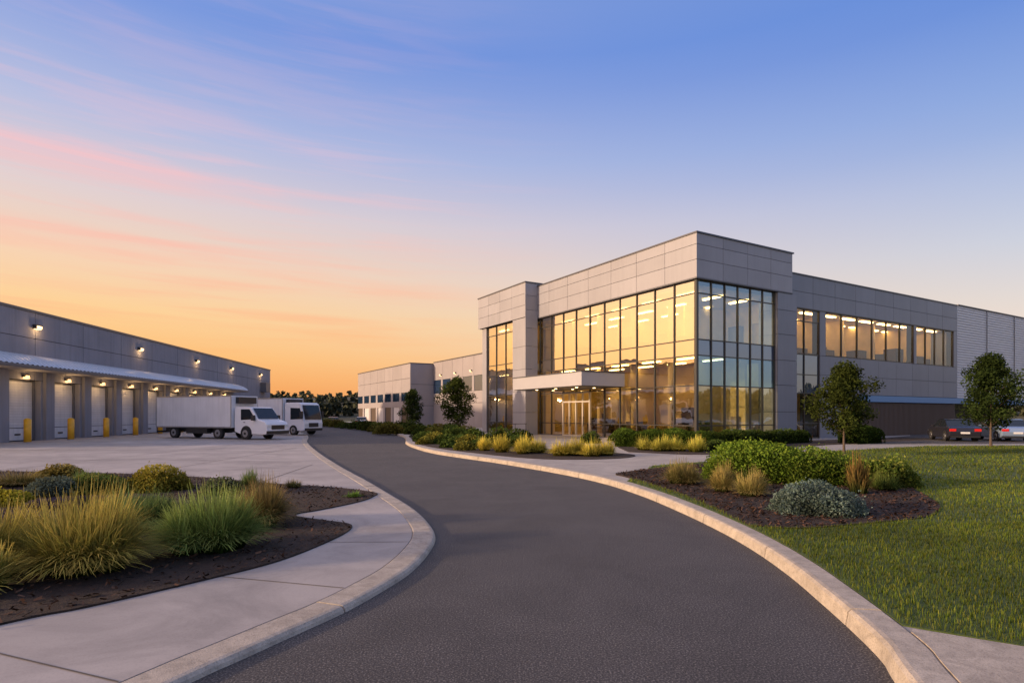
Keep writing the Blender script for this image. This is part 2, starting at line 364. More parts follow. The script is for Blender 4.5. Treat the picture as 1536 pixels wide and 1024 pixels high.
def shrub(x,y,rx,ry,h,col,n=2500,leaf=.03,z=.15,name='shrub',rough=.1,rz=0,tipcol=None):
    SD[0]+=1; sd=SD[0]
    d=rng.normal(size=(n,3)); d[:,2]=np.abs(d[:,2])*.9-.12; d/=np.linalg.norm(d,axis=1)[:,None]
    bf=bumpf(d,sd); r=(.72+.30*rng.uniform(0,1,n)**.6)*(1+rough*bf*.6)
    stray=rng.uniform(0,1,n)<.05; r=np.where(stray,r*rng.uniform(1.02,1.16,n),r)
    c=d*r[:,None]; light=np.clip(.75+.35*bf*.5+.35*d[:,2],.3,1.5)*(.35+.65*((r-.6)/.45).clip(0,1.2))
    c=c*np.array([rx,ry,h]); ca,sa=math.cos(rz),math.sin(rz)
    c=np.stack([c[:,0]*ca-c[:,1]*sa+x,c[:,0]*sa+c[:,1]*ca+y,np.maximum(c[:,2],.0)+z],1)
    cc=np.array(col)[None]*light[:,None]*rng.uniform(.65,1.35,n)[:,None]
    if tipcol is not None:
        k=(rng.uniform(0,1,n)<.35)[:,None]; cc=np.where(k,np.array(tipcol)[None]*light[:,None],cc)
    V,F,C=leafquads(c,leaf,cc)
    nu,nv=14,6; U=[]
    for j in range(nv+1):
        for i in range(nu):
            th=2*math.pi*i/nu; ph=(math.pi/2)*j/nv; U.append((math.cos(th)*math.cos(ph),math.sin(th)*math.cos(ph),math.sin(ph)))
    U=np.array(U); rr=.74*(1+rough*bumpf(U,sd)*.6); cv=U*rr[:,None]*np.array([rx,ry,h]); cv=np.stack([cv[:,0]*ca-cv[:,1]*sa+x,cv[:,0]*sa+cv[:,1]*ca+y,cv[:,2]+z-.01],1)
    cf=np.array([(j*nu+i,j*nu+(i+1)%nu,(j+1)*nu+(i+1)%nu,(j+1)*nu+i) for j in range(nv) for i in range(nu)])
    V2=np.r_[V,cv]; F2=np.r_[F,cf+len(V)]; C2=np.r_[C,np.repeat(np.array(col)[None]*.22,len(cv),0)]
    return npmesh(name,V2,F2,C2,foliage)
def hedge(p,q,w,h,col,n,leaf=.04,z=.15):
    p=np.array(p,float); q=np.array(q,float); L=np.linalg.norm(q-p); d=(q-p)/L; nn=np.array([-d[1],d[0]])
    SD[0]+=1
    a=rng.uniform(-.5,L+.5,n); th=rng.uniform(0,math.pi,n); bmp=np.sin(a*2.1+SD[0])*.07+np.sin(a*4.7)*.06
    rr=(.75+.3*rng.uniform(0,1,n)**.5)*(1+bmp)*np.clip((L/2+.6-np.abs(a-L/2))/.7,.1,1)**.4
    cx=np.sign(np.cos(th))*np.abs(np.cos(th))**.7*rr*w/2; cz=np.sin(th)**.6*rr*h
    P=p[None]+d[None]*a[:,None]+nn[None]*cx[:,None]
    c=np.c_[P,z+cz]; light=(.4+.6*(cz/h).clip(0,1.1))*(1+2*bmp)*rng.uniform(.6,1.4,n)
    V,F,C=leafquads(c,leaf,np.array(col)[None]*light[:,None])
    cv=[];K=14
    for k in range(K+1):
        aa=L*k/K; b=(np.sin(aa*2.1+SD[0])*.07+np.sin(aa*4.7)*.06+1)*.78
        for th in np.linspace(0,math.pi,7):
            P=p+d*aa+nn*(np.sign(math.cos(th))*abs(math.cos(th))**.7*b*w/2); cv.append((P[0],P[1],z+math.sin(th)**.6*b*h*.97))
    cv=np.array(cv); cf=np.array([(k*7+i,k*7+i+1,(k+1)*7+i+1,(k+1)*7+i) for k in range(K) for i in range(6)])
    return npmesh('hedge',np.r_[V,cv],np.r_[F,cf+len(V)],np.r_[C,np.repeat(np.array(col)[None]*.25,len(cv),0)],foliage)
def tube(pts,rad,n=7):
    pts=np.array(pts,float); V=[];F=[]
    for i,p in enumerate(pts):
        t=pts[min(i+1,len(pts)-1)]-pts[max(i-1,0)]; t/=np.linalg.norm(t); u=np.cross(t,(0.3,.9,.1)); u/=np.linalg.norm(u); v=np.cross(t,u)
        for k in range(n):
            a=2*math.pi*k/n; V.append(p+rad[i]*(u*math.cos(a)+v*math.sin(a)))
    for i in range(len(pts)-1):
        for k in range(n): F.append((i*n+k,i*n+(k+1)%n,(i+1)*n+(k+1)%n,(i+1)*n+k))
    return V,F
def tree(x,y,z,H,W,cb,col,n=9000,leaf=.05,tr=.06):
    e=empty('deciduous_tree',(x,y,z)); mb=MB()
    tp=[(0,0,-.05)]
    for k in range(1,7): tp.append((random.uniform(-.04,.04)*H/4,random.uniform(-.04,.04)*H/4,H*.93*k/6))
    V,F=tube(tp,[tr*(1.25 if k==0 else 1)*(1-.85*k/6) for k in range(7)]); mb.mesh(V,F,bark,True)
    cl=[]; nb=30
    for k in range(nb):
        t=(k+.5)/nb; zz=cb+(H-cb)*t*.93; prof=(math.sin(math.pi*min(1,(t*.86+.14))**.8))**.75
        rad=W/2*prof*random.uniform(.55,1.08); az=k*2.4+random.uniform(-.4,.4)
        ex=(math.cos(az)*rad,math.sin(az)*rad,zz+rad*.3)
        b0=(0,0,max(cb*.7,zz-rad*.4)); mid=((ex[0])*.5,ex[1]*.5,(b0[2]+ex[2])/2+.03)
        V,F=tube([b0,mid,ex],[tr*.35,tr*.2,tr*.06],5); mb.mesh(V,F,bark,True)
        cl.append((*ex,.145*W*random.uniform(.6,1.2))); cl.append((ex[0]*.5,ex[1]*.5,ex[2]-.05+random.uniform(-.1,.1),.16*W*random.uniform(.8,1.2)))
    cl.append((0,0,H*.95,.10*W)); cl.append((.02,.03,H*.86,.15*W))
    mb.obj('trunk',e)
    cl=np.array(cl); pr=cl[:,3]**2; idx=rng.choice(len(cl),n,p=pr/pr.sum())
    g=rng.normal(size=(n,3)); g/=np.linalg.norm(g,axis=1)[:,None]; rr=rng.uniform(.25,1.25,n)**.7
    c=cl[idx,:3]+g*(rr*cl[idx,3])[:,None]*np.array([1,1,.85])
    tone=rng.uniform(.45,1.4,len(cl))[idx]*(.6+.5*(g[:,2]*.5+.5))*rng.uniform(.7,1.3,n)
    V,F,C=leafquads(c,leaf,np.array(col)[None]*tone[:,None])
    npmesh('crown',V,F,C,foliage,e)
GG=[((.09,.14,.025),(.52,.37,.10)),((.08,.15,.03),(.34,.37,.11)),((.10,.11,.03),(.32,.21,.09)),((.06,.11,.03),(.20,.24,.08))]
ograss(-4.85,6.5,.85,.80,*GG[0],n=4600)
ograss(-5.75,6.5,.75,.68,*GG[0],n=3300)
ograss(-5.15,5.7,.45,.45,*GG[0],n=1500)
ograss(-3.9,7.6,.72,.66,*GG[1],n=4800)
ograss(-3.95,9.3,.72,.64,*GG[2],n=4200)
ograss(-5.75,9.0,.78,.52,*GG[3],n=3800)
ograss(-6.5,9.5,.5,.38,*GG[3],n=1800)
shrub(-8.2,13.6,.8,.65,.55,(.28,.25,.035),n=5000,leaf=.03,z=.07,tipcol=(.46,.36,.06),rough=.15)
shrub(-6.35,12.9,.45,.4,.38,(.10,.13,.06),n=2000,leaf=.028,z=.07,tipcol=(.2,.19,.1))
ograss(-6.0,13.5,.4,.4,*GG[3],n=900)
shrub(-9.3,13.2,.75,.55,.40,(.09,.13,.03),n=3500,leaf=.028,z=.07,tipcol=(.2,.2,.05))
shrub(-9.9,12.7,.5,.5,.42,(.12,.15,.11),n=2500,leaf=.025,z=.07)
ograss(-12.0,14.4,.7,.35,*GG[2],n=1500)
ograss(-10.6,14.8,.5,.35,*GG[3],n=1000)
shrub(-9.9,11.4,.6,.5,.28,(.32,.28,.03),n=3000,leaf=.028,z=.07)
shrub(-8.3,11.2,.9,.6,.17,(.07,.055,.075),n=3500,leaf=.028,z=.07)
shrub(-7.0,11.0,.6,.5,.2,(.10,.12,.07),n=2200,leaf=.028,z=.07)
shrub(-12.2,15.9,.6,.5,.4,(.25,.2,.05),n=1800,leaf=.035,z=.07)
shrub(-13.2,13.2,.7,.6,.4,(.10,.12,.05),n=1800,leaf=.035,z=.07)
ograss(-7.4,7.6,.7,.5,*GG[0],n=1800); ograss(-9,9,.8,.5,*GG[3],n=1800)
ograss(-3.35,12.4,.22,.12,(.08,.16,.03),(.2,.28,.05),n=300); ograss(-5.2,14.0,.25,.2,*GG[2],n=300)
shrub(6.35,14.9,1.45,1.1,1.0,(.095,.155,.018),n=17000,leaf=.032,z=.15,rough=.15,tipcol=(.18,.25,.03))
shrub(7.3,14.2,1.0,.9,.8,(.085,.14,.018),n=8000,leaf=.032,z=.15,rough=.16,tipcol=(.15,.20,.03))
shrub(8.55,13.7,.8,.7,.62,(.08,.12,.02),n=6000,leaf=.032,z=.15,rough=.16,tipcol=(.16,.18,.035))
ograss(4.05,14.0,.54,.55,(.10,.11,.04),(.40,.28,.10),z=.16,n=2200)
ograss(4.55,12.7,.44,.53,(.11,.12,.04),(.44,.30,.10),z=.16,n=1800)
ograss(4.85,12.0,.44,.50,(.11,.12,.04),(.46,.32,.11),z=.16,n=1800)
ograss(7.2,12.3,.30,.66,(.07,.10,.03),(.28,.15,.05),z=.16,n=420,w=.013)
ograss(8.2,12.9,.4,.4,(.05,.09,.02),(.18,.19,.05),z=.16,n=700)
shrub(5.15,9.95,.72,.6,.48,(.10,.145,.115),n=10000,leaf=.021,z=.16,rough=.14,tipcol=(.17,.22,.18))
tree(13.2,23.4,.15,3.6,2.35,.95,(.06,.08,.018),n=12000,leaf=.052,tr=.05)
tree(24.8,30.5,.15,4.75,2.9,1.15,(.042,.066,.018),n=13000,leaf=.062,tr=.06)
tree(-4.5,48,.15,4.75,2.9,1.0,(.06,.08,.018),n=7000,leaf=.08,tr=.07)
tree(-11,65,.1,4.5,2.6,1.0,(.05,.07,.018),n=5000,leaf=.09,tr=.07)
for (x,y,r,h) in [(-1.3,27.2,.5,.55),(-.5,26.1,.65,.7),(.45,25.0,.7,.7),(1.1,25.6,.6,.6),(2.05,23.8,.7,.65),(2.7,24.3,.6,.6),(3.2,23.4,.62,.62),(3.8,24.0,.55,.55)]:
    ograss(x,y,r,h,(.22,.18,.03),(.76,.56,.10),z=.16,n=1000,w=.011)
for (x,y,r,h,c) in [(-5.4,37,.9,.6,0),(-4.5,34.8,.8,.6,1),(-3.7,33.5,.8,.6,0),(-2.9,32.2,.75,.5,0),(-2.2,30.6,.8,.6,1),(-1.6,29.2,.6,.45,0),(-3.5,36.5,1,.9,0),(-2.2,35,.9,.9,0),(-.7,33.4,1,.9,0),(.3,31,.7,.6,0),(-5.5,42,1.1,.8,1),(-4,40.5,1,.8,0),(-6.6,45,1.1,.9,0),(-4.6,45,1.1,1,0),(-3.2,43,1,.9,1),(-.9,30.5,.6,.45,1),(-4.9,33.2,.5,.4,1),(-3.2,29.8,.5,.4,0),(-2.2,27.6,.5,.4,1)]:
    shrub(x,y,r,r*.85,h,[(.06,.095,.02),(.15,.15,.03)][c],n=1500,leaf=.055,rough=.12,tipcol=(.2,.18,.03) if c else (.10,.14,.03))
hedge((5.6,31.2),(9.6,29.2),1.3,.85,(.075,.12,.018),5000,.05)
hedge((6.2,33.3),(9.5,33.4),1.0,.8,(.055,.09,.016),2500,.05)
hedge((10.0,30.3),(12.2,31.2),1.3,.8,(.055,.085,.016),2500,.05)
for (x,y,r,h) in [(6.1,27.6,.6,.55),(6.75,26.8,.65,.62),(7.5,26.9,.65,.6),(8.1,26.1,.65,.62)]:
    ograss(x,y,r,h,(.20,.19,.03),(.70,.56,.11),z=.16,n=1000,w=.011)
shrub(9.3,27.0,.6,.6,.5,(.055,.085,.02),n=1500,leaf=.05)
hedge((12.2,32.2),(17.4,35.2),1.1,.75,(.05,.08,.016),4500,.05)
hedge((19.2,33.6),(21.4,34.8),1.3,1.0,(.04,.07,.014),3000,.055)
shrub(4.6,34.6,.6,.6,.7,(.06,.09,.02),n=1200,leaf=.05); shrub(.5,37.8,1.0,.8,.8,(.06,.09,.02),n=1400,leaf=.055)
SH=[(-10.8,52),(-12,56),(-13.5,60),(-15,63.5),(-16.5,67.5),(-18.5,71),(-20.5,75),(-22.5,79),(-24.5,83),(-27,87),(-29,91),(-9,53.5),(-10.5,58.5),(-8,50.5),(-12.5,66),(-7,56),(-6,60),(-15.5,73),(-20,82)]
for i,(x,y) in enumerate(SH):
    shrub(x,y,1.3,1.1,random.uniform(.7,1.2),random.choice([(.06,.085,.02),(.16,.14,.03),(.08,.10,.02)]),n=900,leaf=.09,rough=.12)
def lawn_blades():
    Vs=[];Fs=[];Cs=[];o=0
    for (y0,y1,den,h,w) in [(2.6,9,1700,.045,.003),(9,15,550,.05,.0048),(15,34,120,.06,.0095)]:
        x0,x1=2.5,y1*.9+2; n=int((x1-x0)*(y1-y0)*den); x=rng.uniform(x0,x1,n); y=rng.uniform(y0,y1,n)
        k=inpoly(x,y,LAWN)&~inpoly(x,y,bedRc)&~inpoly(x,y,np.array(bed3))&(x<y*.9+1.5); x,y=x[k],y[k]; n=len(x)
        pt=(np.sin(x*1.3+1.7*np.sin(y*.9))*np.sin(y*1.1+x*.4)*.24+np.sin(x*.45+y*.3)*.14+np.sin(x*4.3+np.sin(y*3.1)*2)*np.sin(y*4.9)*.12+1)[:,None]
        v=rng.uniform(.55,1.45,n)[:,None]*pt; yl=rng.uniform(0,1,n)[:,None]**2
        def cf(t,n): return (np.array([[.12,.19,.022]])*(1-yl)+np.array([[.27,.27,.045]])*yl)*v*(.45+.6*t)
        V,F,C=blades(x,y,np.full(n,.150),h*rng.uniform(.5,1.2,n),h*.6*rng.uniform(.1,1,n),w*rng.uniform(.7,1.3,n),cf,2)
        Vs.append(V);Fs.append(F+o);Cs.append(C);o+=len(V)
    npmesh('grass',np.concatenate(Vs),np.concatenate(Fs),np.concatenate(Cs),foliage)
lawn_blades()
def hillh(az): return 8.5+1.0*math.sin(az*9+1.2)+.7*math.sin(az*17)+.4*math.sin(az*31+2)+6.5*math.exp(-((az+.40)/.15)**2)
def treeline():
    cs=[];cols=[]
    N=2800
    for i in range(N):
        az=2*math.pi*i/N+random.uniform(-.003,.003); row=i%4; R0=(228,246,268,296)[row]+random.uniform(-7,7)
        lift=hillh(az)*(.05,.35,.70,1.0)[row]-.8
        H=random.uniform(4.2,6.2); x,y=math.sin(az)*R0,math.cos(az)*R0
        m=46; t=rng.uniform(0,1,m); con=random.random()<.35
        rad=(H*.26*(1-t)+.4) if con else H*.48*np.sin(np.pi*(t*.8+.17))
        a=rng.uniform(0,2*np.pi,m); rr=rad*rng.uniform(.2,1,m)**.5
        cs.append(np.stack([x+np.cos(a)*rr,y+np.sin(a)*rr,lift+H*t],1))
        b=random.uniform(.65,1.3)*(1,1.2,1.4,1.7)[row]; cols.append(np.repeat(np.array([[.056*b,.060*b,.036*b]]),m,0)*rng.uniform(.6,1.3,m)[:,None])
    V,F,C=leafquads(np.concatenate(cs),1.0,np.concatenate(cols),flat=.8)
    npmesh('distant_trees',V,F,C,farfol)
    Vh=[];Fh=[];K=300
    for k in range(K):
        az=2*math.pi*k/K; l=hillh(az)
        for (R,zz) in ((212,-.2),(246,.4*l+.8),(290,1.0*l+2.2),(330,1.0*l+2.2),(430,2)): Vh.append((math.sin(az)*R,math.cos(az)*R,zz))
    for k in range(K):
        for j in range(4):
            a=k*5+j; b=((k+1)%K)*5+j; Fh.append((a,b,b+1,a+1))
    m=MB(); m.mesh(Vh,Fh,pmat('hill_ground',(.055,.055,.032),1,0,.3,.15),True); m.obj('hill')
treeline()
# ------------------------------------------------------------------ building helpers
def panels(mb,face,c,a0,a1,zs,na,mat,t=.05,g=.026):
    if isinstance(na,int): A=[a0+(a1-a0)*i/na for i in range(na+1)]
    else: A=na
    for i in range(len(A)-1):
        for j in range(len(zs)-1):
            p0,p1=A[i]+g/2,A[i+1]-g/2; z0,z1=zs[j]+g/2,zs[j+1]-g/2
            if face=='-x': mb.box(c-t,c,p0,p1,z0,z1,mat)
            elif face=='+x': mb.box(c,c+t,p0,p1,z0,z1,mat)
            elif face=='-y': mb.box(p0,p1,c-t,c,z0,z1,mat)
            elif face=='+y': mb.box(p0,p1,c,c+t,z0,z1,mat)
def curtain(mbf,mbg,face,c,A,Z,mat,fm,mw=.06,dp=.12,rows=None,skip=None):
    rows=rows or {}
    for i in range(len(A)-1):
        for j in range(len(Z)-1):
            if skip and skip(i,j): continue
            a0,a1,z0,z1=A[i],A[i+1],Z[j],Z[j+1]; m=rows.get(j,mat)
            t=[random.uniform(-.006,.006) for _ in range(3)]
            q=[(a0,z0,t[0]),(a1,z0,t[1]),(a1,z1,t[1]+t[2]-t[0]),(a0,z1,t[2])]
            if face=='-x': mbg.poly([(c+d,a,z) for a,z,d in q][::-1],m)
            else: mbg.poly([(a,c+d,z) for a,z,d in q],m)
    def bar(a0,a1,z0,z1,d):
        if face=='-x': mbf.box(c-d,c+.06,a0,a1,z0,z1,fm)
        else: mbf.box(a0,a1,c-d,c+.06,z0,z1,fm)
    for a in A: bar(a-mw/2,a+mw/2,Z[0],Z[-1],dp*.55)
    for i in range(len(A)-1):
        for z in Z: bar(A[i]+mw/2,A[i+1]-mw/2,z-mw*.42,z+mw*.42,dp*.4)
# ------------------------------------------------------------------ office building
TH=math.radians(30.6)
off=empty('office_building',(10.84,34.55,0),TH)
core=MB(); pan=MB(); fr=MB(); gl=MB(); inn=MB(); trim=MB()
ztop=12.5; zs=9.9
core.box(.06,9.1,.06,18,zs+.02,ztop-.05,backing)
panels(pan,'-x',.06,0,18,[zs,10.95,11.85,ztop],[0.0,2.57,5.14,7.71,10.28,12.85,15.42,17.97],panel)
panels(pan,'-y',.06,.01,9.1,[zs,10.95,11.85,ztop],[.012,2.3,4.57,6.85,9.1],panel)
panels(pan,'+x',9.1,.06,6,[11.5,ztop],2,panel)
core.box(.0,9.15,.0,18,zs-.06,zs+.0,panel_d)
trim.box(-.05,9.2,-.05,18.0,ztop,ztop+.09,coping)
Zf=[.2,1.15,3.55,5.35,6.3,9.05,zs-.06]
gx=.28
Af=[.34+1.676*i for i in range(11)]
def sk(i,j): return 6<=i<=7 and j<=1
curtain(fr,gl,'-x',gx,Af,Zf,glass,alum,.075,rows={3:spandrel_f,0:glass_lo,1:glass_lo,2:glass_lo},skip=sk)
As=[.34+1.2*i for i in range(7)]; As[-1]=7.55
curtain(fr,gl,'-y',gx,As,Zf,glass_side,alum,.075,rows={2:glass_blue,3:spandrel})
fr.box(gx-.1,gx+.08,gx-.1,gx+.08,.2,zs-.07,alum)
core.box(.15,.5,.15,17.1,.0,.19,precast)
core.box(.5,7.6,.15,.5,.0,.19,precast)
core.box(7.66,9.6,.1,1.5,.0,zs-.07,backing)
cz=[.0,2.0,3.75,5.4,7.1,8.7,zs-.07]
panels(pan,'-y',.1,7.6,9.66,cz,1,panel_w)
panels(pan,'-x',7.66,.1,1.5,cz,1,panel)
panels(pan,'+x',9.6,.1,.7,cz,1,panel)
inn.box(.5,9.0,.5,17.0,.10,.16,int_floor)
inn.box(.5,9.0,.5,17.0,5.45,5.5,int_ceil); inn.box(.5,9.0,.5,17.0,5.52,6.15,int_floor)
inn.box(.5,9.0,.5,17.0,9.55,9.6,int_ceil)
inn.box(6.4,6.55,1.6,17.05,.17,5.44,int_wall); inn.box(8.9,9.05,1.6,17.05,6.16,9.54,int_wall)
inn.box(.8,8.89,17.0,17.1,.17,9.5,int_wall)
for yy in (4.0,7.6,11.4,14.6):
    inn.cyl((2.0,yy,.17),.2,5.27,'z',int_wall,14); inn.cyl((2.0,yy,6.16),.2,3.38,'z',int_wall,14)
inn.box(4.6,8.8,5.2,5.35,6.16,9.5,int_wall); inn.box(4.2,6.4,9.6,9.75,.17,5.4,int_wall); inn.box(4.6,8.8,12.2,12.35,6.16,9.5,int_wall); inn.box(4.0,6.4,3.6,3.75,.17,5.4,int_wall)
for k in range(26):
    yy=random.uniform(1.2,16); xx=random.uniform(1.2,5.2); z0=.17 if k%2 else 6.16
    inn.box(xx,xx+random.uniform(.5,1.2),yy,yy+random.uniform(.4,1.2),z0,z0+random.uniform(.75,1.4),int_dark)
for k in range(8):
    yy=1.7+k*2; z0=6.16
    inn.box(8.5,8.88,yy,yy+1.0,z0,z0+2.0,int_dark if k%2 else int_floor)
    inn.box(6.1,6.38,yy+.3,yy+random.uniform(.8,1.5),.17,random.uniform(1.6,3.4),int_dark if k%3 else int_floor)
for z,em in ((5.4,e_int2),(9.5,e_int)):
    for xx in (1.8,4.2,6.8):
        for yy in (1.6,4.8,8.0,11.2,14.4):
            if z<6 and xx>6: continue
            inn.box(xx-.12,xx+.12,yy,yy+1.6,z-.05,z-.0,em)
core.box(9.12,33.5,9.0,34,.0,11.3,precast); core.box(.8,9.1,17.2,25,.0,11.3,precast)
wy=.62; wt=11.45
zt=[9.2,10.3,wt]
core.box(9.62,33.6,wy+.06,wy+.6,9.25,wt-.02,backing)
panels(pan,'-y',wy+.06,9.62,33.65,zt,[9.62]+[9.7+ (33.65-9.7)*k/9 for k in range(1,10)],panel_w)
trim.box(9.62,33.7,wy-.05,wy+.65,wt,wt+.08,coping)
core.box(9.2,60,wy+.7,9.0,11.2,11.35,precast)
zl=[3.3,4.65,6.0]
core.box(13.2,33.6,wy+.06,wy+.6,3.32,5.98,backing)
panels(pan,'-y',wy+.06,13.17,33.65,zl,8,panel_w)
for a,b in ((13.17,13.88),(26.2,26.62),(33.02,33.65)):
    core.box(a+.02,b-.02,wy+.06,wy+.6,6.0,9.22,backing); panels(pan,'-y',wy+.06,a,b,[6.0,9.2],1,panel_w)
core.box(13.2,17.6,wy+.06,wy+.6,.0,3.3,backing); panels(pan,'-y',wy+.06,13.17,17.65,[.0,1.65,3.3],2,panel_w)
fr.box(9.7,33.02,wy-.02,wy+.06,9.14,9.2,alum)
curtain(fr,gl,'-y',wy+.12,[9.75,11.45,13.15],[6.05,8.3,9.14],glass2,alum,.07)
curtain(fr,gl,'-y',wy+.12,[9.75,11.45,13.15],[.2,1.2,3.3,4.6,6.0],glass2,alum,.07,rows={2:spandrel,3:spandrel})
curtain(fr,gl,'-y',wy+.12,[13.92+12.25*k/6 for k in range(7)],[6.05,9.14],glass2,alum,.08)
curtain(fr,gl,'-y',wy+.12,[26.65+6.33*k/4 for k in range(5)],[6.05,9.14],glass2,alum,.08)
inn.box(9.7,33.5,wy+.65,8.9,5.9,6.02,int_floor); inn.box(9.7,33.5,wy+.65,8.9,9.3,9.36,int_ceil)
inn.box(9.62,33.5,6.0,6.1,6.03,9.29,int_wall)
inn.box(9.7,17.5,wy+.65,8.9,.1,.16,int_floor); inn.box(9.62,17.5,5,5.1,.17,5.85,int_wall)
for xx in (9.66,16,19.5,24,29.2,33.4): inn.box(xx-.05,xx+.05,2.6,5.99,6.03,9.28,int_wall)
for k in range(12):
    xx=10.5+k*1.95; yy=1.9+random.random()*2; inn.box(xx,xx+1.2,yy,yy+1,6.03,6.03+random.uniform(.8,1.4),int_dark)
for xx in [10.5+2.6*k for k in range(9)]:
    for yy in (1.9,4.2): inn.box(xx,xx+1.6,yy,yy+.28,9.22,9.27,e_int)
for yy in (1.5,3.5): inn.box(10.2,12.4,yy,yy+.28,5.75,5.8,e_int)
core.box(17.65,60,wy+.7,wy+8,3.2,3.28,panel_d)
core.box(17.7,60,6.6,6.9,.0,3.2,panel_d)
for k in range(10): gl.poly([(18+k*3.2,6.5,2.35),(21.1+k*3.2,6.5,2.35),(21.1+k*3.2,6.5,3.15),(18+k*3.2,6.5,3.15)],spandrel)
core.box(17.7,60,wy+.0,wy+.3,2.80,3.28,pmat('blue_fascia',(.09,.24,.46),.35,.1))
sl=MB()
x=17.8
while x<33.5:
    sl.box(x,x+.09,.75,.83,.15,2.75,slatm); x+=.19
sl.box(17.7,33.6,.83,.88,.4,.5,slatm); sl.box(17.7,33.6,.83,.88,2.5,2.6,slatm)
sl.obj('screen_slats',off)
for xx in (17.85,33.8,43,52): core.box(xx-.18,xx+.18,wy+.35,wy+.7,.0,2.8,panel_d)
cor=MB(); z=3.3; x0,x1=33.68,82
while z<11.5:
    cor.poly([(x0,wy+.02,z),(x1,wy+.02,z),(x1,wy+.02,z+.10),(x0,wy+.02,z+.10)],white_metal)
    cor.poly([(x0,wy+.02,z+.10),(x1,wy+.02,z+.10),(x1,wy+.09,z+.14),(x0,wy+.09,z+.14)],white_metal)
    cor.poly([(x0,wy+.09,z+.14),(x1,wy+.09,z+.14),(x1,wy+.09,z+.19),(x0,wy+.09,z+.19)],white_metal)
    cor.poly([(x0,wy+.09,z+.19),(x1,wy+.09,z+.19),(x1,wy+.02,z+.23),(x0,wy+.02,z+.23)],white_metal)
    z+=.23
cor.obj('corrugated_cladding',off,fixn=False)
core.box(33.68,82,wy+.12,34,3.3,11.4,precast)
for xx in (39.5,45.5,51.5): trim.box(xx-.04,xx+.04,wy-.03,wy+.02,3.3,11.5,panel_d)
trim.box(33.7,82,wy-.06,wy+.5,11.52,11.6,coping)
tt=12.75; tx=-1.2
core.box(tx+.06,5,17.16,25.5,9.95,tt-.05,backing)
panels(pan,'-x',tx+.06,17.1,25.6,[9.9,10.9,11.85,tt],[17.1,19.3,21.4,23.5,25.6],panel)
panels(pan,'-y',17.16,tx+.01,.02,[.0,2.0,3.75,5.6,7.5,9.0,10.5,11.7,tt],1,panel)
panels(pan,'-y',17.16,.02,5,[12.6,tt],2,panel)
panels(pan,'+y',25.5,tx+.01,5,[9.9,11.3,tt],3,panel)
trim.box(tx-.05,5.05,17.05,25.65,tt,tt+.09,coping)
core.box(tx+.1,tx+.7,17.17,19.22,.0,9.9,backing)
panels(pan,'-x',tx+.1,17.12,19.25,[.0,2.0,3.75,5.6,7.5,9.88],1,panel)
core.box(tx+.25,tx+.7,24.4,25.2,.0,9.9,panel); core.box(-.5,5,25.0,25.2,0,9.9,panel)
curtain(fr,gl,'-x',tx+.4,[19.28+5.1*k/3 for k in range(4)],[.2,1.15,3.55,5.35,6.3,9.05,9.88],glass,alum,.075)
inn.box(-.6,.75,17.3,24.9,.1,.16,int_floor); inn.box(-.6,.75,17.3,24.9,5.5,6.1,int_ceil); inn.box(-.6,.75,17.3,24.9,9.6,9.66,int_ceil); inn.box(.74,.78,17.3,24.9,.17,9.5,int_wall)
for z in (5.44,9.54):
    for yy in (19.5,22): inn.box(-.1,.1,yy,yy+1.5,z-.05,z,e_int)
can=MB(); can.box(-3.57,.12,6.4,15.1,3.72,4.62,canopy_w); can.obj('entrance_canopy',off,bevel=.02)
trim.box(-3.62,.1,6.35,15.15,4.62,4.68,coping); trim.box(-3.5,.1,6.5,15.0,3.68,3.718,alum)
for yy in (8.2,10.7,13.2):
    for xx in (-2.6,-1.1): inn.cyl((xx,yy,3.665),.09,.012,'z',e_int,12)
d=MB(); y0,y1=Af[6],Af[8]
ys=[y0+(y1-y0)*k/4 for k in range(5)]
for k in range(5): d.box(gx-.09,gx+.05,ys[k]-.055,ys[k]+.055,.15,3.5,frame_l)
for z in (.15,2.75,3.44):
    for k in range(4): d.box(gx-.08,gx+.04,ys[k]+.057,ys[k+1]-.057,z,z+.11,frame_l)
for k in (0,1,2,3):
    hy=ys[k+1]-.2 if k%2==0 else ys[k]+.2
    d.box(gx-.17,gx-.14,hy-.02,hy+.02,.9,1.7,alum); d.box(gx-.14,gx-.08,hy-.015,hy+.015,1.0,1.04,alum); d.box(gx-.14,gx-.08,hy-.015,hy+.015,1.56,1.6,alum)
for k in range(4):
    d.poly([(gx,ys[k],.26),(gx,ys[k+1],.26),(gx,ys[k+1],3.44),(gx,ys[k],3.44)][::-1],glass2)
d.obj('entrance_doors',off,fixn=False)
core.box(-2.2,-.0,9.2,9.5,.14,.16,jointm)
rl=MB()
for xx in (-1.6,-2.6,-3.6): rl.cyl((xx,16.4,.14),.022,.95,'z',alum,8)
rl.cyl((-3.7,16.4,1.08),.024,2.2,'x',alum,8); rl.cyl((-3.7,16.4,.62),.018,2.2,'x',alum,8)
rl.obj('handrail',off)
core.obj('walls',off); pan.obj('cladding_panels',off); fr.obj('window_frames',off); gl.obj('glazing',off,fixn=False); inn.obj('interior',off); trim.obj('roof_coping',off)
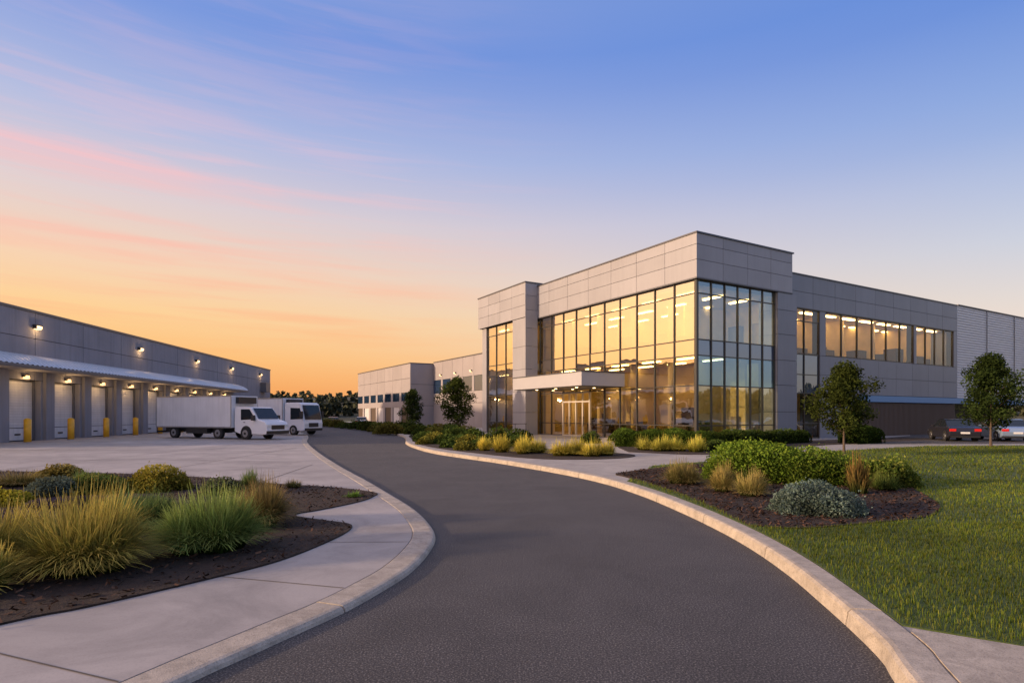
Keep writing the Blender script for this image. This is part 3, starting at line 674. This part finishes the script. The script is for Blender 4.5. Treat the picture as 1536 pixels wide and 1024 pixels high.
# ------------------------------------------------------------------ far building
fb=empty('warehouse_building',(-15.2,88,0),TH)
w=MB(); g2=MB()
w.box(.1,30,.1,27.5,0,9.4,backing)
panels(w,'-x',.1,0,27.5,[5.2,7.3,9.5],7,precast_w,.1,.05); panels(w,'-y',.1,.0,30,[0,3.2,6.4,9.5],6,precast_w,.1,.05)
for k in range(7):
    a=27.5*k/7; panels(w,'-x',.1,a,a+.9,[0,5.2],1,precast_w,.1,.0)
    panels(w,'-x',.1,a+.9,a+27.5/7,[3.0,3.9],1,precast_w,.1,.0)
    g2.poly([(.02,a+.95,3.9),(.02,a+.95,5.2),(.02,a+3.9,5.2),(.02,a+3.9,3.9)],spandrel)
    g2.poly([(.08,a+1.1,.2),(.08,a+1.1,3.0),(.08,a+3.7,3.0),(.08,a+3.7,.2)],doorw if k%2 else int_dark)
w.box(-.05,30,-.05,27.6,9.5,9.62,coping)
x2=3.7
w.box(x2+.1,34,-17,-.05,0,9.6,backing)
panels(w,'-x',x2+.1,-17.1,-.08,[0,3.4,5.0],5,precast_w,.1,.05); panels(w,'-x',x2+.1,-17.1,-.08,[7.0,9.7],5,precast_w,.1,.05)
for k in range(5):
    a=-17.1+17*k/5; panels(w,'-x',x2+.1,a,a+.6,[5.0,7.0],1,precast_w,.1,0)
    g2.poly([(x2+.03,a+.6,5.02),(x2+.03,a+.6,6.98),(x2+.03,a+3.4,6.98),(x2+.03,a+3.4,5.02)],spandrel)
w.box(x2-.05,34,-17.2,-.06,9.7,9.82,coping)
panels(w,'-y',-17,x2,34,[0,4.8,9.7],6,precast_w,.1,.05)
for a in (-3,-8,-13): 
    w.box(x2-.25,x2,a-.2,a+.2,7.6,7.8,blackp); g2.box(x2-.22,x2-.02,a-.17,a+.17,7.56,7.595,e_pack); g2.box(x2-.27,x2-.251,a-.17,a+.17,7.62,7.78,e_pack)
w.obj('walls',fb); g2.obj('windows_and_lamps',fb,fixn=False)
# ------------------------------------------------------------------ loading dock building
dk=empty('loading_dock_warehouse',(-32.1,37,.0),math.radians(5.96))
w=MB(); d=MB(); e=MB(); c=MB()
H=8.8; Y0,Y1=-7.5,55.3
doors=[2.0-8.6+4.3*k for k in range(11)]
doors=[v for v in doors if v>Y0+1.6]
w.box(-32,-.62,Y0,Y1,.0,H-.1,precast)
w.box(-.6,-.0,Y0,Y1,4.12,H-.12,backing)
panels(w,'+x',.0,Y0,Y1,[4.12,6.95,H-.1],12,precast,.06,.04)
w.box(-32,.12,Y0-.05,Y1+.05,H-.1,H+.06,coping)
panels(w,'-y',Y0,-32,.0,[0,3,6.2,H-.1],6,precast,.06,.03)
edges=[Y0]
for cc in doors: edges+=[cc-1.5,cc+1.5]
edges.append(Y1)
for k in range(0,len(edges),2):
    w.box(-.6,.06,edges[k],edges[k+1],.0,4.11,precast)
    if k>0 and k<len(edges)-2: w.box(.06,.28,edges[k]+.22,edges[k+1]-.22,.0,4.7,precast)
def point(loc,en,parent,col=(1,.6,.25),r=.08):
    l=bpy.data.lights.new('lamp','POINT'); l.energy=en; l.color=col; l.shadow_soft_size=r
    o=bpy.data.objects.new('lamp',l); link(o,parent); o.location=loc
for cc in doors:
    z=.95
    d.box(-.52,-.42,cc-1.48,cc+1.48,.06,.9,doorw)
    while z<4.0:
        d.box(-.5,-.43,cc-1.46,cc+1.46,z,min(z+.17,4.1),doorw); z+=.18
    d.box(-.42,-.3,cc-1.5,cc-1.38,.06,4.1,panel_d); d.box(-.42,-.3,cc+1.38,cc+1.5,.06,4.1,panel_d)
    d.box(-.42,-.38,cc-.25,cc+.25,.45,.55,blackp); d.box(-.42,-.2,cc-1.3,cc+1.3,.06,.12,blackp)
    d.box(.06,.2,cc-.3,cc+.3,4.3,4.42,blackp); e.box(.05,.24,cc-.18,cc+.18,4.22,4.29,e_dock)
    e.box(.21,.235,cc-.16,cc+.16,4.31,4.40,e_dock)
    point((.45,cc,4.1),34,dk)
for yy in (3,16.4,28.4,38.8,50.3):
    d.box(.06,.3,yy-.32,yy+.32,7.62,7.9,alum); e.box(.305,.33,yy-.24,yy+.24,7.64,7.82,e_pack); e.box(.1,.28,yy-.24,yy+.24,7.585,7.615,e_pack)
    point((.5,yy,7.5),26,dk)
prof=[(0.07,5.75),(.7,5.62),(1.3,5.42),(1.75,5.15),(1.95,4.92)]
yy=Y0; CE=39.5; i=0
while yy<CE:
    r=.05 if i%2 else 0
    for (xa,za),(xb,zb) in zip(prof[:-1],prof[1:]):
        c.poly([(xa,yy,za+r),(xb,yy,zb+r),(xb,yy+.16,zb+r),(xa,yy+.16,za+r)],white_metal)
        nr=.05-r
        c.poly([(xa,yy+.16,za+r),(xb,yy+.16,zb+r),(xb,yy+.22,zb+nr),(xa,yy+.22,za+nr)],white_metal)
    yy+=.22; i+=1
c.box(1.9,1.99,Y0,CE,4.78,4.92,panel_d); c.box(.06,1.9,Y0,CE,4.72,4.78,precast)
for yy in np.arange(Y0+.1,CE+.2,4.3):
    c.poly([(.07,yy,4.79),(1.9,yy,4.79),(1.75,yy,5.1),(1.2,yy,5.4),(.07,yy,5.7)],panel_d)
c.poly([(.07,CE,4.79),(1.9,CE,4.79),(1.95,CE,4.92),(1.75,CE,5.15),(1.3,CE,5.42),(.07,CE,5.75)],panel_d)
c.obj('ribbed_canopy',dk,fixn=False)
w.box(.06,.9,50.5,52.5,5.2,6.6,panel_d)
w.obj('walls',dk); d.obj('dock_doors',dk); e.obj('wall_lamps',dk)
def dkp(x,y):
    a=math.radians(5.96); return (-32.1+x*math.cos(a)-y*math.sin(a),37+x*math.sin(a)+y*math.cos(a))
for cc in doors[1:]:
    X,Y=dkp(1.35,cc-1.72); mb=MB(); mb.cyl((0,0,0),.2,1.45,'z',yellow,20)
    mb.cyl((0,0,1.45),.2,.08,'z',yellow,20,.09); mb.cyl((0,0,0),.27,.02,'z',steel,20)
    o=mb.obj('bollard'); o.location=(X,Y,.055)
# ------------------------------------------------------------------ vehicles
def wheel(mb,x,y,r,w,sy):
    mb.cyl((x,y-w/2,r),r,w,'y',rubber,24)
    yy=y+sy*(w/2); mb.cyl((x,yy-.012 if sy>0 else yy-.008,r),r*.6,.02,'y',steel,18)
    mb.cyl((x,yy+ (.008 if sy>0 else -.04),r),r*.2,.03,'y',blackp,10)
def box_truck(pos,heading,L,boxL,boxH,cabH,cabover=False,axles=(3.6,.9,-3.7)):
    t=empty('box_truck',(pos[0],pos[1],.055),heading)
    h=L/2; W=1.18
    b=MB(); bx0,bx1=-h,-h+boxL
    b.box(bx0,bx1,-W,W,.82,boxH,boxw); b.obj('cargo_box',t,bevel=.03)
    tr=MB()
    for z in (.80,boxH-.06):
        for s in (-1,1): tr.box(bx0+.02,bx1-.02,s*W,s*(W+.018),z,z+.09,steel)
    for x in (bx0,bx1-.08):
        for s in (-1,1): tr.box(x,x+.08,s*W,s*(W+.02),.9,boxH-.08,steel)
    k=bx0+.6
    while k<bx1-.4:
        for s in (-1,1): tr.box(k,k+.012,s*W,s*(W+.006),.9,boxH-.08,white_metal)
        k+=.6
    tr.box(bx1,bx1+.3,-.8,.8,boxH-.55,boxH-.1,blackp)
    tr.obj('box_trim',t)
    ch=MB(); ch.box(bx0+.1,h-1.0,-.45,.45,.48,.80,blackp)
    for s in (-1,1):
        ch.box(-h+3.2 if L>10 else -1,(-h+5.4) if L>10 else .4,s*.75,s*1.12,.38,.74,blackp)
    ch.box(bx0-.02,bx0+.08,-1.1,1.1,.42,.54,blackp)
    for a in axles:
        for s in (-1,1): wheel(ch,a,s*.98,.43,.28,s)
    ch.obj('chassis_and_wheels',t)
    cab=MB(); gz=MB(); f=h; r=bx1+.12; cw=1.02
    if not cabover:
        cab.extr_xz([(r,.55),(r,cabH-.12),(r+.15,cabH),(f-1.75,cabH),(f-1.5,cabH-.06),(f-.85,1.42),(f-.2,1.25),(f-.04,1.05),(f,.75),(f,.42),(f-.3,.36),(f-2.6,.4)],-cw,cw,paint_w)
        gz.poly([(f-1.47,-cw*.86,cabH-.10),(f-1.47,cw*.86,cabH-.10),(f-.86,cw*.92,1.46),(f-.86,-cw*.92,1.46)],carglass)
        gz.v=[(x+.03,y,z+.03) for x,y,z in gz.v]
        for s in (-1,1):
            y=s*(cw+.012)
            gz.poly([(f-2.45,y,cabH-.16),(f-1.62,y,cabH-.16),(f-1.08,y,1.45),(f-2.45,y,1.38)],carglass)
            gz.box(f-.30,f+.012,s*.62,s*(cw-.02),.86,1.06,lampw)
            gz.box(f-1.25,f-1.05,s*(cw+.03),s*(cw+.24),1.35,1.72,blackp)
            gz.box(f-2.2,f-2.05,s*(cw),s*(cw+.03),1.2,1.24,blackp)
            gz.cyl((axles[0],s*cw-.006 if s<0 else s*cw-.008,.45),.53,.014,'y',blackp,24)
        gz.box(f-.05,f+.015,-.6,.6,.72,1.02,blackp); gz.box(f-.06,f+.03,-cw,cw,.40,.62,blackp)
    else:
        cab.extr_xz([(r,.6),(r,cabH),(f-.65,cabH),(f-.4,cabH-.12),(f-.05,1.3),(f,1.05),(f,.42),(f-.3,.36),(r,.45)],-cw-.05,cw+.05,paint_w)
        gz.poly([(f-.37,-cw*.92,cabH-.24),(f-.37,cw*.92,cabH-.24),(f-.04,cw*.95,1.34),(f-.04,-cw*.95,1.34)],carglass)
        gz.v=[(x+.03,y,z+.02) for x,y,z in gz.v]
        for s in (-1,1):
            y=s*(cw+.062)
            gz.poly([(f-1.6,y,cabH-.45),(f-.5,y,cabH-.48),(f-.22,y,1.4),(f-1.6,y,1.35)],carglass)
            gz.box(f-.2,f+.015,s*.6,s*(cw),.75,.98,lampw)
            gz.box(f-.3,f-.1,s*(cw+.08),s*(cw+.30),1.45,2.05,blackp)
        gz.box(f-.05,f+.018,-.55,.55,.70,1.05,blackp); gz.box(f-.06,f+.03,-cw,cw,.40,.6,blackp)
    cab.obj('cab',t,bevel=.05); gz.obj('windows_and_lamps',t)
box_truck((-21.7,44.0),math.atan2(-4.4,10.2),11.1,7.9,3.12,2.3)
box_truck((-21.2,53.0),math.atan2(-3.9,8.0),8.9,6.5,3.2,2.8,True,(3.2,-2.6))
def car(pos,heading,paint,s=1.0,z=.16):
    t=empty('parked_car',(pos[0],pos[1],z),heading); t.scale=(s,s,s)
    b=MB(); W=.88
    b.extr_xz([(-2.2,.35),(-2.25,.62),(-2.2,.88),(-1.75,.98),(-.9,.96),(.7,.95),(1.6,.84),(2.1,.7),(2.25,.5),(2.2,.28),(1.8,.22),(-1.9,.22)],-W,W,paint)
    b.obj('body',t,bevel=.07)
    g=MB()
    base=[(-1.75,.94),(-1.0,1.38),(-.65,1.44),(.05,1.43),(.35,1.36),(1.05,.92)]
    def sec(y,ins): return [(x*(1-ins*.05),y*(1-(zz-.92)*ins),zz) for x,zz in base]
    Lf=sec(-W*.96,.28); Rt=sec(W*.96,.28); n=len(base)
    V=Lf+Rt; F=[tuple(range(n)),tuple(range(n,2*n))[::-1]]+[(i,i+1,n+i+1,n+i) for i in range(n-1)]
    g.mesh(V,F,carglass); g.obj('glasshouse',t)
    r=MB(); hi=[(-1.02,1.385),(-.65,1.455),(.05,1.445),(.36,1.37)]
    V=[(x,-W*.96*(1-(zz-.92)*.28)-.004,zz+.006) for x,zz in hi]+[(x,W*.96*(1-(zz-.92)*.28)+.004,zz+.006) for x,zz in hi]
    r.mesh(V,[(0,1,5,4),(1,2,6,5),(2,3,7,6)],paint,True)
    for s_ in (-1,1):
        for (xa,za),(xb,zb) in (((-1.75,.94),(-1.02,1.38)),((.36,1.37),(1.05,.92)),((-.3,.94),(-.3,1.44))):
            ya=s_*(W*.96*(1-(za-.92)*.28)+.008); yb=s_*(W*.96*(1-(zb-.92)*.28)+.008)
            r.poly([(xa-.05,ya,za),(xa+.05,ya,za),(xb+.04,yb,zb),(xb-.04,yb,zb)],paint)
    r.obj('roof_and_pillars',t,fixn=False)
    q=MB()
    for x in (-1.38,1.42):
        for s_ in (-1,1):
            q.cyl((x,s_*(W)-.006,.33),.38,.012,'y',blackp,24); wheel(q,x,s_*(W-.10),.32,.22,s_)
    for s_ in (-1,1):
        q.box(-2.27,-2.12,s_*.5,s_*.86,.66,.82,lampred); q.box(2.0,2.22,s_*.5,s_*.84,.56,.68,lampw)
        q.box(.75,.92,s_*.9,s_*1.05,.93,1.05,paint)
    q.box(-2.27,-2.2,-.25,.25,.5,.62,lampw); q.box(2.2,2.265,-.45,.45,.36,.5,blackp); q.box(-2.27,-2.2,-.8,.8,.26,.36,blackp)
    q.obj('wheels_and_lamps',t)
car((28.6,38.2),math.radians(70),paint_k,.95)
car((31.6,37.9),math.radians(70),paint_b,.95)
car((35.0,38.2),math.radians(70),paint_w,.95)
car((-29.5,97),math.radians(110),paint_r,1,.02); car((-33,100),math.radians(110),paint_k,1,.02); car((-25.5,100),math.radians(100),paint_w,1,.02)
# ------------------------------------------------------------------ light
EL=11
sd=Vector((-.951,-.309,0))*math.cos(math.radians(EL))+Vector((0,0,math.sin(math.radians(EL))))
sun=bpy.data.lights.new('sun','SUN'); sun.energy=5.0; sun.angle=math.radians(2); sun.color=(1,.70,.45)
so=bpy.data.objects.new('sun',sun); link(so); so.rotation_euler=(-sd).to_track_quat('-Z','Y').to_euler(); so.location=(-30,-10,20)
# ------------------------------------------------------------------ sky
wd=bpy.data.worlds.new('World'); scene.world=wd; wd.use_nodes=True; nt=wd.node_tree; N=nt.nodes; L=nt.links; N.clear()
def math_(op,a,b=None,clamp=False):
    n=N.new('ShaderNodeMath'); n.operation=op; n.use_clamp=clamp
    for i,v in enumerate((a,b)):
        if v is None: continue
        if isinstance(v,(int,float)): n.inputs[i].default_value=v
        else: L.new(v,n.inputs[i])
    return n.outputs[0]
def maprange(v,a,b,c,d_,smooth=True):
    n=N.new('ShaderNodeMapRange'); n.interpolation_type='SMOOTHSTEP' if smooth else 'LINEAR'
    L.new(v,n.inputs[0])
    for i,x in zip((1,2,3,4),(a,b,c,d_)): n.inputs[i].default_value=x
    return n.outputs[0]
def ramp(v,stops):
    r=N.new('ShaderNodeValToRGB'); cr=r.color_ramp; cr.interpolation='LINEAR'
    while len(cr.elements)<len(stops): cr.elements.new(.5)
    for el,(p,c_) in zip(cr.elements,stops): el.position=p; el.color=(*s2l(c_),1)
    L.new(v,r.inputs[0]); return r.outputs[0]
tc=N.new('ShaderNodeTexCoord'); sx=N.new('ShaderNodeSeparateXYZ'); L.new(tc.outputs['Generated'],sx.inputs[0])
X,Y,Z=sx.outputs
hl=math_('SQRT',math_('ADD',math_('MULTIPLY',X,X),math_('MULTIPLY',Y,Y)))
dt=math_('DIVIDE',math_('ADD',math_('MULTIPLY',X,-.80),math_('MULTIPLY',Y,.60)),math_('MAXIMUM',hl,.01))
fac=maprange(dt,-.35,.98,0,1,False)
z=math_('MAXIMUM',Z,0)
A_=ramp(z,[(0,(.93,.55,.27)),(.04,(.97,.64,.33)),(.085,(1.0,.74,.43)),(.15,(1.0,.82,.58)),(.22,(.97,.83,.71)),(.30,(.89,.82,.82)),(.39,(.72,.75,.88)),(.52,(.48,.60,.87)),(1,(.70,.72,.80))])
B_=ramp(z,[(0,(.96,.78,.60)),(.05,(.95,.84,.73)),(.12,(.90,.87,.86)),(.22,(.75,.81,.90)),(.35,(.53,.66,.88)),(.48,(.37,.54,.85)),(.6,(.39,.54,.84)),(1,(.66,.69,.80))])
mx=N.new('ShaderNodeMix'); mx.data_type='RGBA'; L.new(fac,mx.inputs['Factor']); L.new(B_,mx.inputs[6]); L.new(A_,mx.inputs[7])
az=math_('ARCTAN2',X,Y)
def cloud(sa,se,sh,off_,lo,hi):
    cv=N.new('ShaderNodeCombineXYZ'); L.new(math_('MULTIPLY',az,sa),cv.inputs[0]); L.new(math_('ADD',math_('MULTIPLY',Z,se),math_('MULTIPLY',az,sh)),cv.inputs[1]); cv.inputs[2].default_value=off_
    n=N.new('ShaderNodeTexNoise'); n.inputs['Scale'].default_value=1; n.inputs['Detail'].default_value=7; n.inputs['Roughness'].default_value=.55; n.inputs['Distortion'].default_value=.35
    L.new(cv.outputs[0],n.inputs['Vector']); return maprange(n.outputs['Fac'],lo,hi,0,1)
c1=cloud(1.8,24,.5,3.3,.46,.68); c2=cloud(3.0,60,1.6,9.1,.46,.70)
cl=math_('ADD',math_('MULTIPLY',c1,.5),math_('MULTIPLY',c2,.46),True)
mask=math_('MULTIPLY',maprange(dt,.45,.95,0,1),math_('MULTIPLY',maprange(Z,.04,.16,.4,1),maprange(Z,.28,.48,1,.25)))
cf=math_('MULTIPLY',cl,mask)
cc=ramp(z,[(0,(1,.70,.36)),(.10,(1,.71,.44)),(.20,(1,.75,.63)),(.36,(.97,.77,.80)),(1,(.8,.7,.8))])
m2=N.new('ShaderNodeMix'); m2.data_type='RGBA'; L.new(cf,m2.inputs['Factor']); L.new(mx.outputs[2],m2.inputs[6]); L.new(cc,m2.inputs[7])
bg=N.new('ShaderNodeBackground'); L.new(m2.outputs[2],bg.inputs[0]); bg.inputs[1].default_value=.98
gd=math_('ADD',math_('ADD',math_('MULTIPLY',X,-.93),math_('MULTIPLY',Y,-.30)),math_('MULTIPLY',Z,.2))
gf=maprange(gd,.44,1,0,1.6)
gb=N.new('ShaderNodeBackground'); gb.inputs[0].default_value=(1,.58,.27,1); L.new(gf,gb.inputs[1])
ns=N.new('ShaderNodeTexSky'); ns.sky_type='NISHITA'; ns.sun_disc=False; ns.sun_elevation=math.radians(EL); ns.sun_rotation=math.atan2(-.951,-.309)
b2=N.new('ShaderNodeBackground'); L.new(ns.outputs[0],b2.inputs[0]); b2.inputs[1].default_value=.006
ad=N.new('ShaderNodeAddShader'); L.new(bg.outputs[0],ad.inputs[0]); L.new(b2.outputs[0],ad.inputs[1])
ad2=N.new('ShaderNodeAddShader'); L.new(ad.outputs[0],ad2.inputs[0]); L.new(gb.outputs[0],ad2.inputs[1])
wo=N.new('ShaderNodeOutputWorld'); L.new(ad2.outputs[0],wo.inputs[0])
# ------------------------------------------------------------------ camera
cam=bpy.data.cameras.new('camera'); co=bpy.data.objects.new('camera',cam); link(co)
co.location=(0,0,1.8); co.rotation_euler=(math.radians(90),0,0); cam.sensor_width=36; cam.lens=20.7; cam.shift_y=.0716; cam.clip_end=6000; cam.clip_start=.1
scene.camera=co
scene.view_settings.view_transform='Standard'; scene.view_settings.look='None'; scene.view_settings.exposure=0
